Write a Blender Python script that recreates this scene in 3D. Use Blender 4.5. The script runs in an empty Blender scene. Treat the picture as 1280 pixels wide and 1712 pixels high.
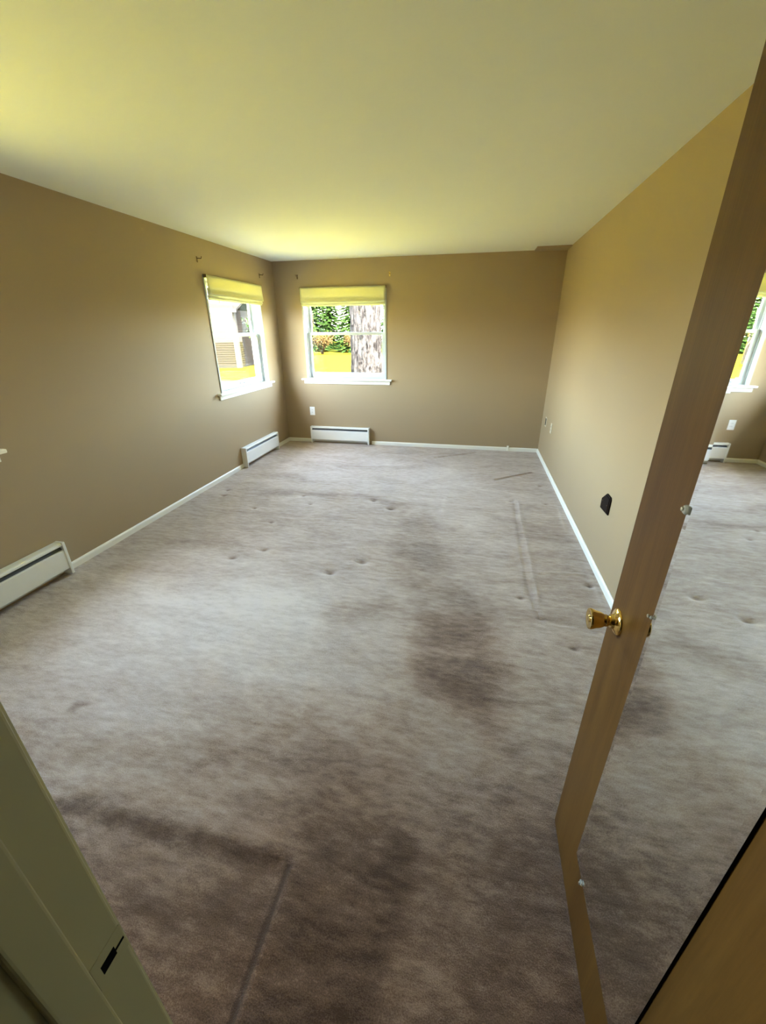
import bpy, bmesh, math, random
import numpy as np
from mathutils import Vector, Matrix

# ------------------------------------------------------------------ scene, camera, world, sun, exposure
scene = bpy.context.scene
C = scene.collection
R = math.radians
W, H = 3.738, 2.44            # room width (x), ceiling height; far wall at y = 0, room towards -y
YN = -5.755                   # room face of the wall with the doorway
GZ = -0.5                     # ground level outdoors

FPX, CAM = 682.733, Vector((2.7835, -5.9305, 1.5917))
YAW, PITCH, ROLL = 0.21203, 0.41942, -0.00767
fw = Vector((-math.sin(YAW) * math.cos(PITCH), math.cos(YAW) * math.cos(PITCH), -math.sin(PITCH)))
rt = Vector((math.cos(YAW), math.sin(YAW), 0))
up = rt.cross(fw)
rt2 = math.cos(ROLL) * rt + math.sin(ROLL) * up
up2 = rt2.cross(fw)
cam_d = bpy.data.cameras.new('camera')
cam = bpy.data.objects.new('camera', cam_d)
C.objects.link(cam)
m3 = Matrix((rt2, up2, -fw)).transposed()
cam.matrix_world = Matrix.Translation(CAM) @ m3.to_4x4()
cam_d.sensor_fit = 'VERTICAL'
cam_d.sensor_height = 36.0
cam_d.lens = FPX * 36.0 / 1712.0
cam_d.clip_start = 0.02
cam_d.clip_end = 500
scene.camera = cam

SUN_EL, SUN_AZ = R(52), R(-38)        # high sun behind the camera and to its right
world = bpy.data.worlds.new('daylight')
scene.world = world
world.use_nodes = True
wt = world.node_tree
wt.nodes.clear()
wo = wt.nodes.new('ShaderNodeOutputWorld')
wb = wt.nodes.new('ShaderNodeBackground')
sky = wt.nodes.new('ShaderNodeTexSky')
sky.sky_type = 'NISHITA'
sky.sun_disc = False
sky.sun_elevation = SUN_EL
sky.sun_rotation = R(142)
sky.air_density = 1.0
sky.dust_density = 3.0
sky.ozone_density = 1.0
wb.inputs['Strength'].default_value = 1.3
wbal = wt.nodes.new('ShaderNodeMix')          # the camera's warm white balance
wbal.data_type, wbal.blend_type = 'RGBA', 'MULTIPLY'
wbal.inputs[0].default_value = 1.0
wbal.inputs[7].default_value = (1.0, 0.90, 0.76, 1)
wt.links.new(sky.outputs[0], wbal.inputs[6])
wt.links.new(wbal.outputs[2], wb.inputs['Color'])
wt.links.new(wb.outputs[0], wo.inputs[0])

sun_d = bpy.data.lights.new('sun', 'SUN')
sun_d.energy = 7.0
sun_d.angle = R(0.6)
sun_d.color = (1.0, 0.95, 0.84)
sun = bpy.data.objects.new('sun', sun_d)
C.objects.link(sun)
sdir = Vector((math.cos(SUN_EL) * math.sin(R(142)), math.cos(SUN_EL) * math.cos(R(142)), math.sin(SUN_EL)))
sun.rotation_euler = (-sdir).to_track_quat('-Z', 'Y').to_euler()
sun.location = sdir * 30

scene.view_settings.view_transform = 'Standard'
scene.view_settings.look = 'None'
scene.view_settings.gamma = 1.0
scene.view_settings.use_curve_mapping = False
scene.view_settings.exposure = 4.12
scene.cycles.max_bounces = 10
scene.cycles.diffuse_bounces = 5
scene.cycles.transparent_max_bounces = 16
scene.cycles.sample_clamp_indirect = 0.0


def portal(name, loc, rot, sx, sz):
    """sampling guide for the sky in a window opening; gives off no light itself"""
    d = bpy.data.lights.new(name, 'AREA')
    d.shape = 'RECTANGLE'
    d.size, d.size_y = sx, sz
    d.cycles.is_portal = True
    o = bpy.data.objects.new(name, d)
    C.objects.link(o)
    o.location, o.rotation_euler = loc, rot


WIN_Z0, WIN_Z1, WIN_W = 0.95, 2.115, 1.19
WIN_FAR_X = 0.385
WIN_LEFT_Y = -1.645
WIN_NEAR_W = 0.86            # narrower window nearest the camera, out of the picture but for its sill end
WIN_NEAR_Y = -4.12 - WIN_NEAR_W
portal('window_portal', (WIN_FAR_X + WIN_W / 2, 0.19, 1.53), (R(-90), 0, 0), 1.15, 1.13)
portal('window_portal', (-0.19, WIN_LEFT_Y + WIN_W / 2, 1.53), (R(-90), 0, R(90)), 1.15, 1.13)
portal('window_portal', (-0.19, WIN_NEAR_Y + WIN_NEAR_W / 2, 1.53), (R(-90), 0, R(90)), WIN_NEAR_W - .04, 1.13)

# ------------------------------------------------------------------ helpers
rng = random.Random(7)


class MB:
    """collects shapes, builds ONE mesh object"""

    def __init__(self):
        self.v, self.f = [], []

    def add(self, vs, fs):
        o = len(self.v)
        self.v += [tuple(p) for p in vs]
        self.f += [tuple(i + o for i in f) for f in fs]
        return self

    def box(self, x0, x1, y0, y1, z0, z1):
        vs = [(x, y, z) for z in (z0, z1) for y in (y0, y1) for x in (x0, x1)]
        return self.add(vs, [(0, 2, 3, 1), (4, 5, 7, 6), (0, 1, 5, 4), (2, 6, 7, 3), (0, 4, 6, 2), (1, 3, 7, 5)])

    def bbox(self, x0, x1, y0, y1, z0, z1, b=0.003, seg=2):
        bm = bmesh.new()
        bmesh.ops.create_cube(bm, size=1)
        for v in bm.verts:
            v.co = ((x0 + x1) / 2 + v.co.x * (x1 - x0), (y0 + y1) / 2 + v.co.y * (y1 - y0), (z0 + z1) / 2 + v.co.z * (z1 - z0))
        b = min(b, 0.45 * min(abs(x1 - x0), abs(y1 - y0), abs(z1 - z0)))
        bmesh.ops.bevel(bm, geom=bm.edges[:], offset=b, segments=seg, profile=0.5, affect='EDGES')
        return self.bm(bm)

    def bm(self, bm):
        bm.verts.index_update()
        self.add([v.co[:] for v in bm.verts], [[v.index for v in f.verts] for f in bm.faces])
        bm.free()
        return self

    def lathe(self, prof, org=(0, 0, 0), axis=(0, 0, 1), n=32):
        """prof: list of (distance along axis, radius)"""
        q = Vector((0, 0, 1)).rotation_difference(Vector(axis))
        vs = []
        for t, r in prof:
            for k in range(n):
                a = 2 * math.pi * k / n
                vs.append(Vector(org) + q @ Vector((r * math.cos(a), r * math.sin(a), t)))
        fs = []
        for i in range(len(prof) - 1):
            for k in range(n):
                fs.append((i * n + k, i * n + (k + 1) % n, (i + 1) * n + (k + 1) % n, (i + 1) * n + k))
        fs.append(tuple(range(n))[::-1])
        fs.append(tuple((len(prof) - 1) * n + k for k in range(n)))
        return self.add(vs, fs)

    def tube(self, pts, r, n=8):
        pts = [Vector(p) for p in pts]
        rs = r if isinstance(r, (list, tuple)) else [r] * len(pts)
        vs = []
        for i, p in enumerate(pts):
            d = (pts[min(i + 1, len(pts) - 1)] - pts[max(i - 1, 0)]).normalized()
            q = Vector((0, 0, 1)).rotation_difference(d)
            for k in range(n):
                a = 2 * math.pi * k / n
                vs.append(p + q @ Vector((rs[i] * math.cos(a), rs[i] * math.sin(a), 0)))
        fs = []
        for i in range(len(pts) - 1):
            for k in range(n):
                fs.append((i * n + k, i * n + (k + 1) % n, (i + 1) * n + (k + 1) % n, (i + 1) * n + k))
        fs.append(tuple(range(n))[::-1])
        fs.append(tuple((len(pts) - 1) * n + k for k in range(n)))
        return self.add(vs, fs)

    def prism(self, poly, axis, a0, a1):
        """poly in the two other axes (cyclic order), extruded along axis from a0 to a1"""
        n = len(poly)

        def P(p, a):
            q = [0, 0, 0]
            o = [i for i in range(3) if i != axis]
            q[o[0]], q[o[1]], q[axis] = p[0], p[1], a
            return q
        vs = [P(p, a0) for p in poly] + [P(p, a1) for p in poly]
        fs = [(i, (i + 1) % n, n + (i + 1) % n, n + i) for i in range(n)]
        fs += [tuple(range(n))[::-1], tuple(range(n, 2 * n))]
        return self.add(vs, fs)

    def build(self, name, mat, parent=None, smooth=False):
        me = bpy.data.meshes.new(name)
        me.from_pydata(self.v, [], self.f)
        bm = bmesh.new()
        bm.from_mesh(me)
        bmesh.ops.recalc_face_normals(bm, faces=bm.faces[:])
        bm.to_mesh(me)
        bm.free()
        if smooth:
            me.polygons.foreach_set('use_smooth', [True] * len(me.polygons))
            if smooth is not True:
                me.set_sharp_from_angle(angle=R(smooth))
        me.materials.append(mat)
        o = bpy.data.objects.new(name, me)
        C.objects.link(o)
        if parent is not None:
            o.parent = parent
        return o


def empty(name, loc=(0, 0, 0), rz=0.0):
    o = bpy.data.objects.new(name, None)
    o.empty_display_size = 0.1
    o.location = loc
    o.rotation_euler = (0, 0, rz)
    C.objects.link(o)
    return o


def tag(o, label, cat, group=None, kind=None):
    o['label'] = label
    o['category'] = cat
    if group:
        o['group'] = group
    if kind:
        o['kind'] = kind
    return o


def struct(o, label=None, cat=None):
    o['kind'] = 'structure'
    if label:
        o['label'] = label
        o['category'] = cat
    return o


def copy_tree(o, parent=None):
    c = o.copy()
    C.objects.link(c)
    c.parent = parent
    for ch in list(o.children):
        copy_tree(ch, c)
    return c


# ------------------------------------------------------------------ materials
def new_mat(name):
    m = bpy.data.materials.new(name)
    m.use_nodes = True
    nt = m.node_tree
    return m, nt, nt.nodes['Principled BSDF']


def N(nt, t, **kw):
    n = nt.nodes.new(t)
    for k, v in kw.items():
        if k in n.inputs:
            n.inputs[k].default_value = v
        else:
            setattr(n, k, v)
    return n


def simple(name, col, rough=0.5, metal=0.0, var=0.06, scale=8.0, bump=0.0, bscale=200.0, spec=0.5, coat=0.0, bdist=0.001):
    """paint-like surface: colour with slight procedural variation and optional fine relief"""
    m, nt, b = new_mat(name)
    tc = N(nt, 'ShaderNodeTexCoord')
    no = N(nt, 'ShaderNodeTexNoise', Scale=scale, Detail=4.0)
    nt.links.new(tc.outputs['Object'], no.inputs['Vector'])
    mx = N(nt, 'ShaderNodeMix', data_type='RGBA')
    mx.inputs[6].default_value = (*[c * (1 - var) for c in col], 1)
    mx.inputs[7].default_value = (*[min(1, c * (1 + var)) for c in col], 1)
    nt.links.new(no.outputs['Fac'], mx.inputs[0])
    nt.links.new(mx.outputs[2], b.inputs['Base Color'])
    b.inputs['Roughness'].default_value = rough
    b.inputs['Metallic'].default_value = metal
    b.inputs['Specular IOR Level'].default_value = spec
    b.inputs['Coat Weight'].default_value = coat
    if bump:
        n2 = N(nt, 'ShaderNodeTexNoise', Scale=bscale, Detail=3.0)
        nt.links.new(tc.outputs['Object'], n2.inputs['Vector'])
        bp = N(nt, 'ShaderNodeBump', Strength=bump, Distance=bdist)
        nt.links.new(n2.outputs['Fac'], bp.inputs['Height'])
        nt.links.new(bp.outputs[0], b.inputs['Normal'])
    return m


M = {}
M['wall'] = simple('tan_wall_paint', (0.36, 0.268, 0.162), 0.55, var=0.03, scale=1.5, bump=0.25, bscale=160, spec=0.3)
M['ceiling'] = simple('ceiling_paint', (0.79, 0.795, 0.69), 0.8, var=0.02, scale=1.2, bump=0.35, bscale=110, spec=0.2)
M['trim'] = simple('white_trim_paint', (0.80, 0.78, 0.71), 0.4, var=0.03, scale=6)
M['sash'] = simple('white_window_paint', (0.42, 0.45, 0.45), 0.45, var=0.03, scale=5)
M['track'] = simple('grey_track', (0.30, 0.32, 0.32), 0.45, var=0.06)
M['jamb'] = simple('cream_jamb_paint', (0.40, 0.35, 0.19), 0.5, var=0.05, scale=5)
M['heater'] = simple('white_enamel', (0.78, 0.78, 0.75), 0.35, var=0.03, scale=5)
M['fin'] = simple('dull_aluminium_fins', (0.10, 0.105, 0.11), 0.5, metal=0.6)
M['copper'] = simple('dull_copper', (0.35, 0.17, 0.09), 0.45, metal=0.9)
M['plate'] = simple('white_plastic', (0.82, 0.83, 0.82), 0.35, var=0.02)
M['beige_plate'] = simple('beige_plastic', (0.62, 0.55, 0.42), 0.4, var=0.03)
M['dark'] = simple('dark_slot', (0.003, 0.003, 0.003), 0.9, spec=0.05)
M['brown_plate'] = simple('dark_brown_plastic', (0.014, 0.008, 0.006), 0.7, var=0.15, spec=0.05)
M['brass'] = simple('polished_brass', (0.86, 0.62, 0.22), 0.12, metal=1.0, var=0.04)
M['bronze'] = simple('aged_brass_hook', (0.16, 0.10, 0.045), 0.4, metal=0.7)
M['strike'] = simple('aged_steel', (0.5, 0.47, 0.38), 0.35, metal=0.9)
M['hall'] = simple('hall_paint', (0.34, 0.29, 0.20), 0.7, var=0.03)
M['roof'] = simple('dark_shingle', (0.009, 0.009, 0.009), 0.9, var=0.2, scale=4, spec=0.0)
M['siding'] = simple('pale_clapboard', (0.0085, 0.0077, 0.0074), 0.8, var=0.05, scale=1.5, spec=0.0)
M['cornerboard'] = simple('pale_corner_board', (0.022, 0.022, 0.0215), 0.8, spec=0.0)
M['bark'] = None
M['dark_bark'] = simple('brown_bark', (0.14, 0.10, 0.07), 0.9, var=0.3, scale=6, spec=0.0)
M['twig'] = simple('dry_twigs', (0.020, 0.012, 0.007), 0.9, var=0.3, scale=3, spec=0.0)
M['needle'] = simple('conifer_needles', (0.008, 0.017, 0.0042), 0.9, var=0.4, scale=1.2, spec=0.0)
M['leaf'] = simple('young_leaves', (0.010, 0.020, 0.0055), 0.9, var=0.35, scale=1.5, spec=0.0)
M['brush_leaf'] = simple('dry_brush_leaves', (0.030, 0.020, 0.008), 0.9, var=0.35, scale=1.2, spec=0.0)


def mat_glass():
    m = bpy.data.materials.new('window_glass')
    m.use_nodes = True
    nt = m.node_tree
    nt.nodes.clear()
    out = N(nt, 'ShaderNodeOutputMaterial')
    tr = N(nt, 'ShaderNodeBsdfTransparent')
    tr.inputs[0].default_value = (0.93, 0.955, 0.94, 1)
    gl = N(nt, 'ShaderNodeBsdfGlossy', Roughness=0.02)
    fr = N(nt, 'ShaderNodeFresnel', IOR=1.45)
    mx = N(nt, 'ShaderNodeMixShader')
    ge = N(nt, 'ShaderNodeNewGeometry')
    io = N(nt, 'ShaderNodeMapRange')
    io.inputs['To Min'].default_value = 1.32
    io.inputs['To Max'].default_value = 1 / 1.32
    nt.links.new(ge.outputs['Backfacing'], io.inputs['Value'])
    nt.links.new(io.outputs[0], fr.inputs['IOR'])      # same thin-pane reflection on both faces
    nt.links.new(fr.outputs[0], mx.inputs[0])
    nt.links.new(tr.outputs[0], mx.inputs[1])
    nt.links.new(gl.outputs[0], mx.inputs[2])
    nt.links.new(mx.outputs[0], out.inputs[0])
    return m


def mat_clear():
    m, nt, b = new_mat('clear_plastic')
    b.inputs['Base Color'].default_value = (0.95, 0.95, 0.9, 1)
    b.inputs['Roughness'].default_value = 0.08
    b.inputs['Transmission Weight'].default_value = 0.8
    b.inputs['IOR'].default_value = 1.49
    return m


def mat_shade():
    m = bpy.data.materials.new('cream_shade_fabric')
    m.use_nodes = True
    nt = m.node_tree
    nt.nodes.clear()
    out = N(nt, 'ShaderNodeOutputMaterial')
    tc = N(nt, 'ShaderNodeTexCoord')
    wv = N(nt, 'ShaderNodeTexNoise', Scale=60.0, Detail=3.0)
    mp = N(nt, 'ShaderNodeMapping')
    mp.inputs['Scale'].default_value = (0.3, 1, 6)
    nt.links.new(tc.outputs['Object'], mp.inputs[0])
    nt.links.new(mp.outputs[0], wv.inputs['Vector'])
    rp = N(nt, 'ShaderNodeValToRGB')
    rp.color_ramp.elements[0].color = (0.64, 0.62, 0.40, 1)
    rp.color_ramp.elements[1].color = (0.74, 0.72, 0.49, 1)
    nt.links.new(wv.outputs['Fac'], rp.inputs[0])
    df = N(nt, 'ShaderNodeBsdfDiffuse')
    tl = N(nt, 'ShaderNodeBsdfTranslucent')
    nt.links.new(rp.outputs[0], df.inputs[0])
    nt.links.new(rp.outputs[0], tl.inputs[0])
    mx = N(nt, 'ShaderNodeMixShader')
    mx.inputs[0].default_value = 0.35
    nt.links.new(df.outputs[0], mx.inputs[1])
    nt.links.new(tl.outputs[0], mx.inputs[2])
    nt.links.new(mx.outputs[0], out.inputs[0])
    return m


def mat_mirror():
    m, nt, b = new_mat('silvered_mirror')
    b.inputs['Base Color'].default_value = (0.86, 0.88, 0.86, 1)
    b.inputs['Metallic'].default_value = 1.0
    b.inputs['Roughness'].default_value = 0.015
    return m


def mat_wood():
    m, nt, b = new_mat('honey_stained_door_veneer')
    tc = N(nt, 'ShaderNodeTexCoord')
    mp = N(nt, 'ShaderNodeMapping')
    mp.inputs['Scale'].default_value = (6, 7, 0.45)
    nt.links.new(tc.outputs['Object'], mp.inputs[0])
    n1 = N(nt, 'ShaderNodeTexNoise', Scale=1.6, Detail=6.0, Distortion=1.6)
    n2 = N(nt, 'ShaderNodeTexNoise', Scale=26.0, Detail=3.0)
    nt.links.new(mp.outputs[0], n1.inputs['Vector'])
    nt.links.new(mp.outputs[0], n2.inputs['Vector'])
    rp = N(nt, 'ShaderNodeValToRGB')
    rp.color_ramp.elements[0].position = 0.3
    rp.color_ramp.elements[0].color = (0.092, 0.039, 0.0065, 1)
    rp.color_ramp.elements[1].position = 0.7
    rp.color_ramp.elements[1].color = (0.135, 0.062, 0.0115, 1)
    nt.links.new(n1.outputs['Fac'], rp.inputs[0])
    mx = N(nt, 'ShaderNodeMix', data_type='RGBA', blend_type='MULTIPLY')
    mx.inputs[0].default_value = 0.35
    nt.links.new(rp.outputs[0], mx.inputs[6])
    nt.links.new(n2.outputs['Fac'], mx.inputs[7])
    nt.links.new(mx.outputs[2], b.inputs['Base Color'])
    b.inputs['Roughness'].default_value = 0.42
    b.inputs['Specular IOR Level'].default_value = 0.20
    bp = N(nt, 'ShaderNodeBump', Strength=0.12, Distance=0.001)
    nt.links.new(n2.outputs['Fac'], bp.inputs['Height'])
    nt.links.new(bp.outputs[0], b.inputs['Normal'])
    return m


def mat_carpet():
    m, nt, b = new_mat('taupe_cut_pile_carpet')
    tc = N(nt, 'ShaderNodeTexCoord')
    # large brushed patches, streaky strokes, tufts
    mp = N(nt, 'ShaderNodeMapping')
    mp.inputs['Scale'].default_value = (0.55, 1.5, 1)
    mp.inputs['Rotation'].default_value = (0, 0, R(12))
    nt.links.new(tc.outputs['Object'], mp.inputs[0])
    n1 = N(nt, 'ShaderNodeTexNoise', Scale=3.2, Detail=7.0, Roughness=0.62, Distortion=0.6)
    nt.links.new(mp.outputs[0], n1.inputs['Vector'])
    n2 = N(nt, 'ShaderNodeTexNoise', Scale=22.0, Detail=5.0, Roughness=0.65)
    nt.links.new(mp.outputs[0], n2.inputs['Vector'])
    n3 = N(nt, 'ShaderNodeTexNoise', Scale=260.0, Detail=2.0, Roughness=0.7)
    nt.links.new(tc.outputs['Object'], n3.inputs['Vector'])
    at = N(nt, 'ShaderNodeAttribute', attribute_name='wear_and_light')

    def mad(src, mul, add):
        n = N(nt, 'ShaderNodeMath', operation='MULTIPLY_ADD')
        nt.links.new(src, n.inputs[0])
        n.inputs[1].default_value = mul
        if isinstance(add, float):
            n.inputs[2].default_value = add
        else:
            nt.links.new(add, n.inputs[2])
        return n.outputs[0]
    s = mad(n1.outputs['Fac'], 0.75, -0.435)
    s = mad(n2.outputs['Fac'], 0.70, s)
    s = mad(n3.outputs['Fac'], 0.60, s)
    s = mad(at.outputs['Fac'], 1.0, s)
    rp = N(nt, 'ShaderNodeValToRGB')
    e = rp.color_ramp.elements
    e[0].position, e[0].color = 0.0, (0.085, 0.054, 0.036, 1)
    e[1].position, e[1].color = 1.0, (0.66, 0.59, 0.54, 1)
    k = e.new(0.5)
    k.color = (0.37, 0.288, 0.238, 1)
    k = e.new(0.25)
    k.color = (0.195, 0.138, 0.106, 1)
    nt.links.new(s, rp.inputs[0])
    so = N(nt, 'ShaderNodeAttribute', attribute_name='shade_patch_tint')
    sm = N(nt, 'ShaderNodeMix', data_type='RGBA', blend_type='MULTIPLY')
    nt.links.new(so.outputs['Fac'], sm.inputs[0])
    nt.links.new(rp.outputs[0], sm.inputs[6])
    sm.inputs[7].default_value = (0.86, 0.66, 0.50, 1)      # brown tint for the painted doorway shade and the dark nap patch
    nt.links.new(sm.outputs[2], b.inputs['Base Color'])
    b.inputs['Roughness'].default_value = 0.95
    b.inputs['Specular IOR Level'].default_value = 0.1
    b.inputs['Sheen Weight'].default_value = 0.25
    b.inputs['Sheen Roughness'].default_value = 0.5
    hs = mad(n3.outputs['Fac'], 0.7, 0.0)
    hs = mad(n2.outputs['Fac'], 0.8, hs)
    bp = N(nt, 'ShaderNodeBump', Strength=0.6, Distance=0.006)
    nt.links.new(hs, bp.inputs['Height'])
    nt.links.new(bp.outputs[0], b.inputs['Normal'])
    return m


def mat_bark():
    m, nt, b = new_mat('furrowed_grey_bark')
    tc = N(nt, 'ShaderNodeTexCoord')
    mp = N(nt, 'ShaderNodeMapping')
    mp.inputs['Scale'].default_value = (1, 1, 0.35)
    nt.links.new(tc.outputs['Object'], mp.inputs[0])
    n1 = N(nt, 'ShaderNodeTexNoise', Scale=11.0, Detail=5.0, Roughness=0.7, Distortion=0.8)
    nt.links.new(mp.outputs[0], n1.inputs['Vector'])
    rp = N(nt, 'ShaderNodeValToRGB')
    rp.color_ramp.elements[0].position = 0.40
    rp.color_ramp.elements[0].color = (0.0035, 0.0033, 0.0036, 1)
    rp.color_ramp.elements[1].position = 0.56
    rp.color_ramp.elements[1].color = (0.0185, 0.0175, 0.0185, 1)
    nt.links.new(n1.outputs['Fac'], rp.inputs[0])
    nt.links.new(rp.outputs[0], b.inputs['Base Color'])
    b.inputs['Roughness'].default_value = 1.0
    b.inputs['Specular IOR Level'].default_value = 0.0
    return m


def mat_lawn():
    m, nt, b = new_mat('spring_lawn')
    tc = N(nt, 'ShaderNodeTexCoord')
    n1 = N(nt, 'ShaderNodeTexNoise', Scale=0.25, Detail=6.0)
    n2 = N(nt, 'ShaderNodeTexNoise', Scale=9.0, Detail=4.0)
    nt.links.new(tc.outputs['Object'], n1.inputs['Vector'])
    nt.links.new(tc.outputs['Object'], n2.inputs['Vector'])
    ad = N(nt, 'ShaderNodeMath', operation='ADD')
    nt.links.new(n1.outputs['Fac'], ad.inputs[0])
    nt.links.new(n2.outputs['Fac'], ad.inputs[1])
    rp = N(nt, 'ShaderNodeValToRGB')
    rp.color_ramp.elements[0].position = 0.7
    rp.color_ramp.elements[0].color = (0.095, 0.095, 0.013, 1)
    rp.color_ramp.elements[1].position = 1.25
    rp.color_ramp.elements[1].color = (0.165, 0.15, 0.022, 1)
    nt.links.new(ad.outputs[0], rp.inputs[0])
    # far lawn colour darkened against glare; unseen near lawn kept bright for bounce light
    sp_ = N(nt, 'ShaderNodeSeparateXYZ')
    nt.links.new(tc.outputs['Object'], sp_.inputs[0])
    wob = N(nt, 'ShaderNodeMath', operation='MULTIPLY_ADD')
    nt.links.new(n1.outputs['Fac'], wob.inputs[0])
    wob.inputs[1].default_value = 5.0
    nt.links.new(sp_.outputs['Y'], wob.inputs[2])
    fd = N(nt, 'ShaderNodeMapRange')
    fd.inputs['From Min'].default_value = 13.0
    fd.inputs['From Max'].default_value = 15.0
    nt.links.new(wob.outputs[0], fd.inputs['Value'])
    fr_ = N(nt, 'ShaderNodeValToRGB')
    fr_.color_ramp.elements[0].position = 0.35
    fr_.color_ramp.elements[0].color = (0.022, 0.022, 0.0022, 1)
    fr_.color_ramp.elements[1].position = 0.65
    fr_.color_ramp.elements[1].color = (0.036, 0.030, 0.0034, 1)
    nt.links.new(n2.outputs['Fac'], fr_.inputs[0])
    mx = N(nt, 'ShaderNodeMix', data_type='RGBA')
    nt.links.new(fd.outputs[0], mx.inputs[0])
    nt.links.new(rp.outputs[0], mx.inputs[6])
    nt.links.new(fr_.outputs[0], mx.inputs[7])
    nt.links.new(mx.outputs[2], b.inputs['Base Color'])
    b.inputs['Roughness'].default_value = 1.0
    b.inputs['Specular IOR Level'].default_value = 0.0
    return m


M['glass'] = mat_glass()
M['clear'] = mat_clear()
M['shade'] = mat_shade()
M['mirror'] = mat_mirror()
M['wood'] = mat_wood()
M['carpet'] = mat_carpet()
M['lawn'] = mat_lawn()
M['bark'] = mat_bark()


# ------------------------------------------------------------------ carpeted floor: real relief + brushed-nap wear + painted daylight falloff
def vnoise(x, y, seed):
    r = np.random.RandomState(seed)
    g = r.rand(256, 256)
    xi, yi = np.floor(x).astype(int), np.floor(y).astype(int)
    fx, fy = x - xi, y - yi
    fx, fy = fx * fx * (3 - 2 * fx), fy * fy * (3 - 2 * fy)
    a, b_ = g[xi % 256, yi % 256], g[(xi + 1) % 256, yi % 256]
    c, d = g[xi % 256, (yi + 1) % 256], g[(xi + 1) % 256, (yi + 1) % 256]
    return (a * (1 - fx) + b_ * fx) * (1 - fy) + (c * (1 - fx) + d * fx) * fy - 0.5


def fbm(x, y, seed, o=4):
    s, a = 0, 1.0
    for k in range(o):
        s = s + a * vnoise(x * 2 ** k + 17 * k, y * 2 ** k + 31 * k, seed + k)
        a *= 0.5
    return s


def seg_dist(x, y, a, b_):
    ax, ay, bx, by = *a, *b_
    t = np.clip(((x - ax) * (bx - ax) + (y - ay) * (by - ay)) / ((bx - ax) ** 2 + (by - ay) ** 2 + 1e-9), 0, 1)
    return np.hypot(x - ax - t * (bx - ax), y - ay - t * (by - ay)), t


def poly_sd(x, y, poly):
    d = np.full(x.shape, 1e9)
    ins = np.zeros(x.shape, bool)
    for i in range(len(poly)):
        a, b_ = poly[i], poly[(i + 1) % len(poly)]
        d = np.minimum(d, seg_dist(x, y, a, b_)[0])
        c = (a[1] > y) != (b_[1] > y)
        xx = (b_[0] - a[0]) * (y - a[1]) / (b_[1] - a[1] + 1e-12) + a[0]
        ins ^= c & (x < xx)
    return np.where(ins, -d, d)


def sstep(v, a, b_):
    t = np.clip((v - a) / (b_ - a), 0, 1)
    return t * t * (3 - 2 * t)


X0, X1, Y0, Y1 = -0.01, W + 0.01, YN - 0.15, 0.01
nx, ny = 376, 592
gx, gy = np.meshgrid(np.linspace(X0, X1, nx), np.linspace(Y0, Y1, ny))
zz = 0.0025 * fbm(gx * 2, gy * 3, 3) + 0.0022 * fbm(gx * 14, gy * 40, 11) + 0.0012 * vnoise(gx * 60, gy * 90, 5)
wx = gx + 0.10 * fbm(gx * 3, gy * 5, 21) + 0.05 * vnoise(gx * 6, gy * 45, 23)
wy = gy + 0.10 * fbm(gx * 3, gy * 5, 22)
wear_and_light = np.zeros_like(gx)  # holds nap wear and the painted daylight falloff


def patch(poly, amt, soft):
    global wear_and_light
    wear_and_light = wear_and_light + amt * (1 - sstep(poly_sd(wx, wy, poly), -soft, soft * 0.4))


patch([(2.15, -2.61), (2.47, -2.27), (2.66, -2.87), (2.76, -3.41), (3.0, -3.74), (3.12, -4.2), (3.09, -4.44), (2.96, -4.7), (2.89, -4.67), (2.75, -4.56), (2.61, -4.39), (2.52, -4.09), (2.48, -3.82), (2.26, -3.51)], -0.15, 0.14)
patch([(2.58, -3.83), (3.03, -3.83), (3.13, -4.2), (3.06, -4.48), (2.94, -4.69), (2.84, -4.59), (2.65, -4.42), (2.57, -4.18)], -0.12, 0.12)
patch([(1.93, -4.02), (2.03, -3.9), (2.31, -3.77), (2.43, -3.88), (2.23, -4.07), (2.04, -4.15)], -0.22, 0.10)
patch([(2.28, -5.05), (2.44, -5.02), (2.76, -5.06), (2.81, -5.17), (2.75, -5.3), (2.66, -5.42), (2.61, -5.54), (2.48, -5.8), (2.30, -5.8), (2.31, -5.27), (2.31, -5.17)], -0.10, 0.08)
patch([(2.64, -5.1), (2.81, -5.08), (2.8, -5.2), (2.73, -5.32), (2.62, -5.52), (2.54, -5.55), (2.62, -5.37)], -0.14, 0.06)
patch([(2.97, -4.68), (3.32, -4.58), (3.7, -5.0), (3.7, -5.3), (2.95, -5.35), (2.98, -5.13), (2.84, -5.04)], -0.10, 0.12)
patch([(2.78, -5.3), (2.92, -5.28), (2.92, -5.4), (2.89, -5.6), (2.63, -5.6), (2.67, -5.43)], 0.08, 0.05)
patch([(0.9, -3.75), (1.9, -3.6), (2.2, -4.2), (2.3, -4.6), (1.6, -4.8), (0.8, -4.7), (0.4, -4.2)], 0.12, 0.35)  # window-lit zone painted paler into the carpet colour
patch([(1.2, -1.6), (2.6, -0.8), (3.2, -1.6), (3.1, -3.6), (2.7, -2.6), (2.2, -2.1)], 0.08, 0.25)
patch([(0.5, -2.25), (1.75, -1.95), (2.25, -2.2), (2.12, -2.32), (1.7, -2.08), (0.9, -2.3)], -0.14, 0.06)
patch([(3.26, -1.88), (3.24, -3.53), (3.29, -3.8), (3.63, -3.84), (3.7, -3.5), (3.7, -2.02)], -0.07, 0.04)
patch([(1.05, -4.85), (1.14, -4.84), (1.15, -4.93), (1.06, -4.94)], -0.25, 0.04)
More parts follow.
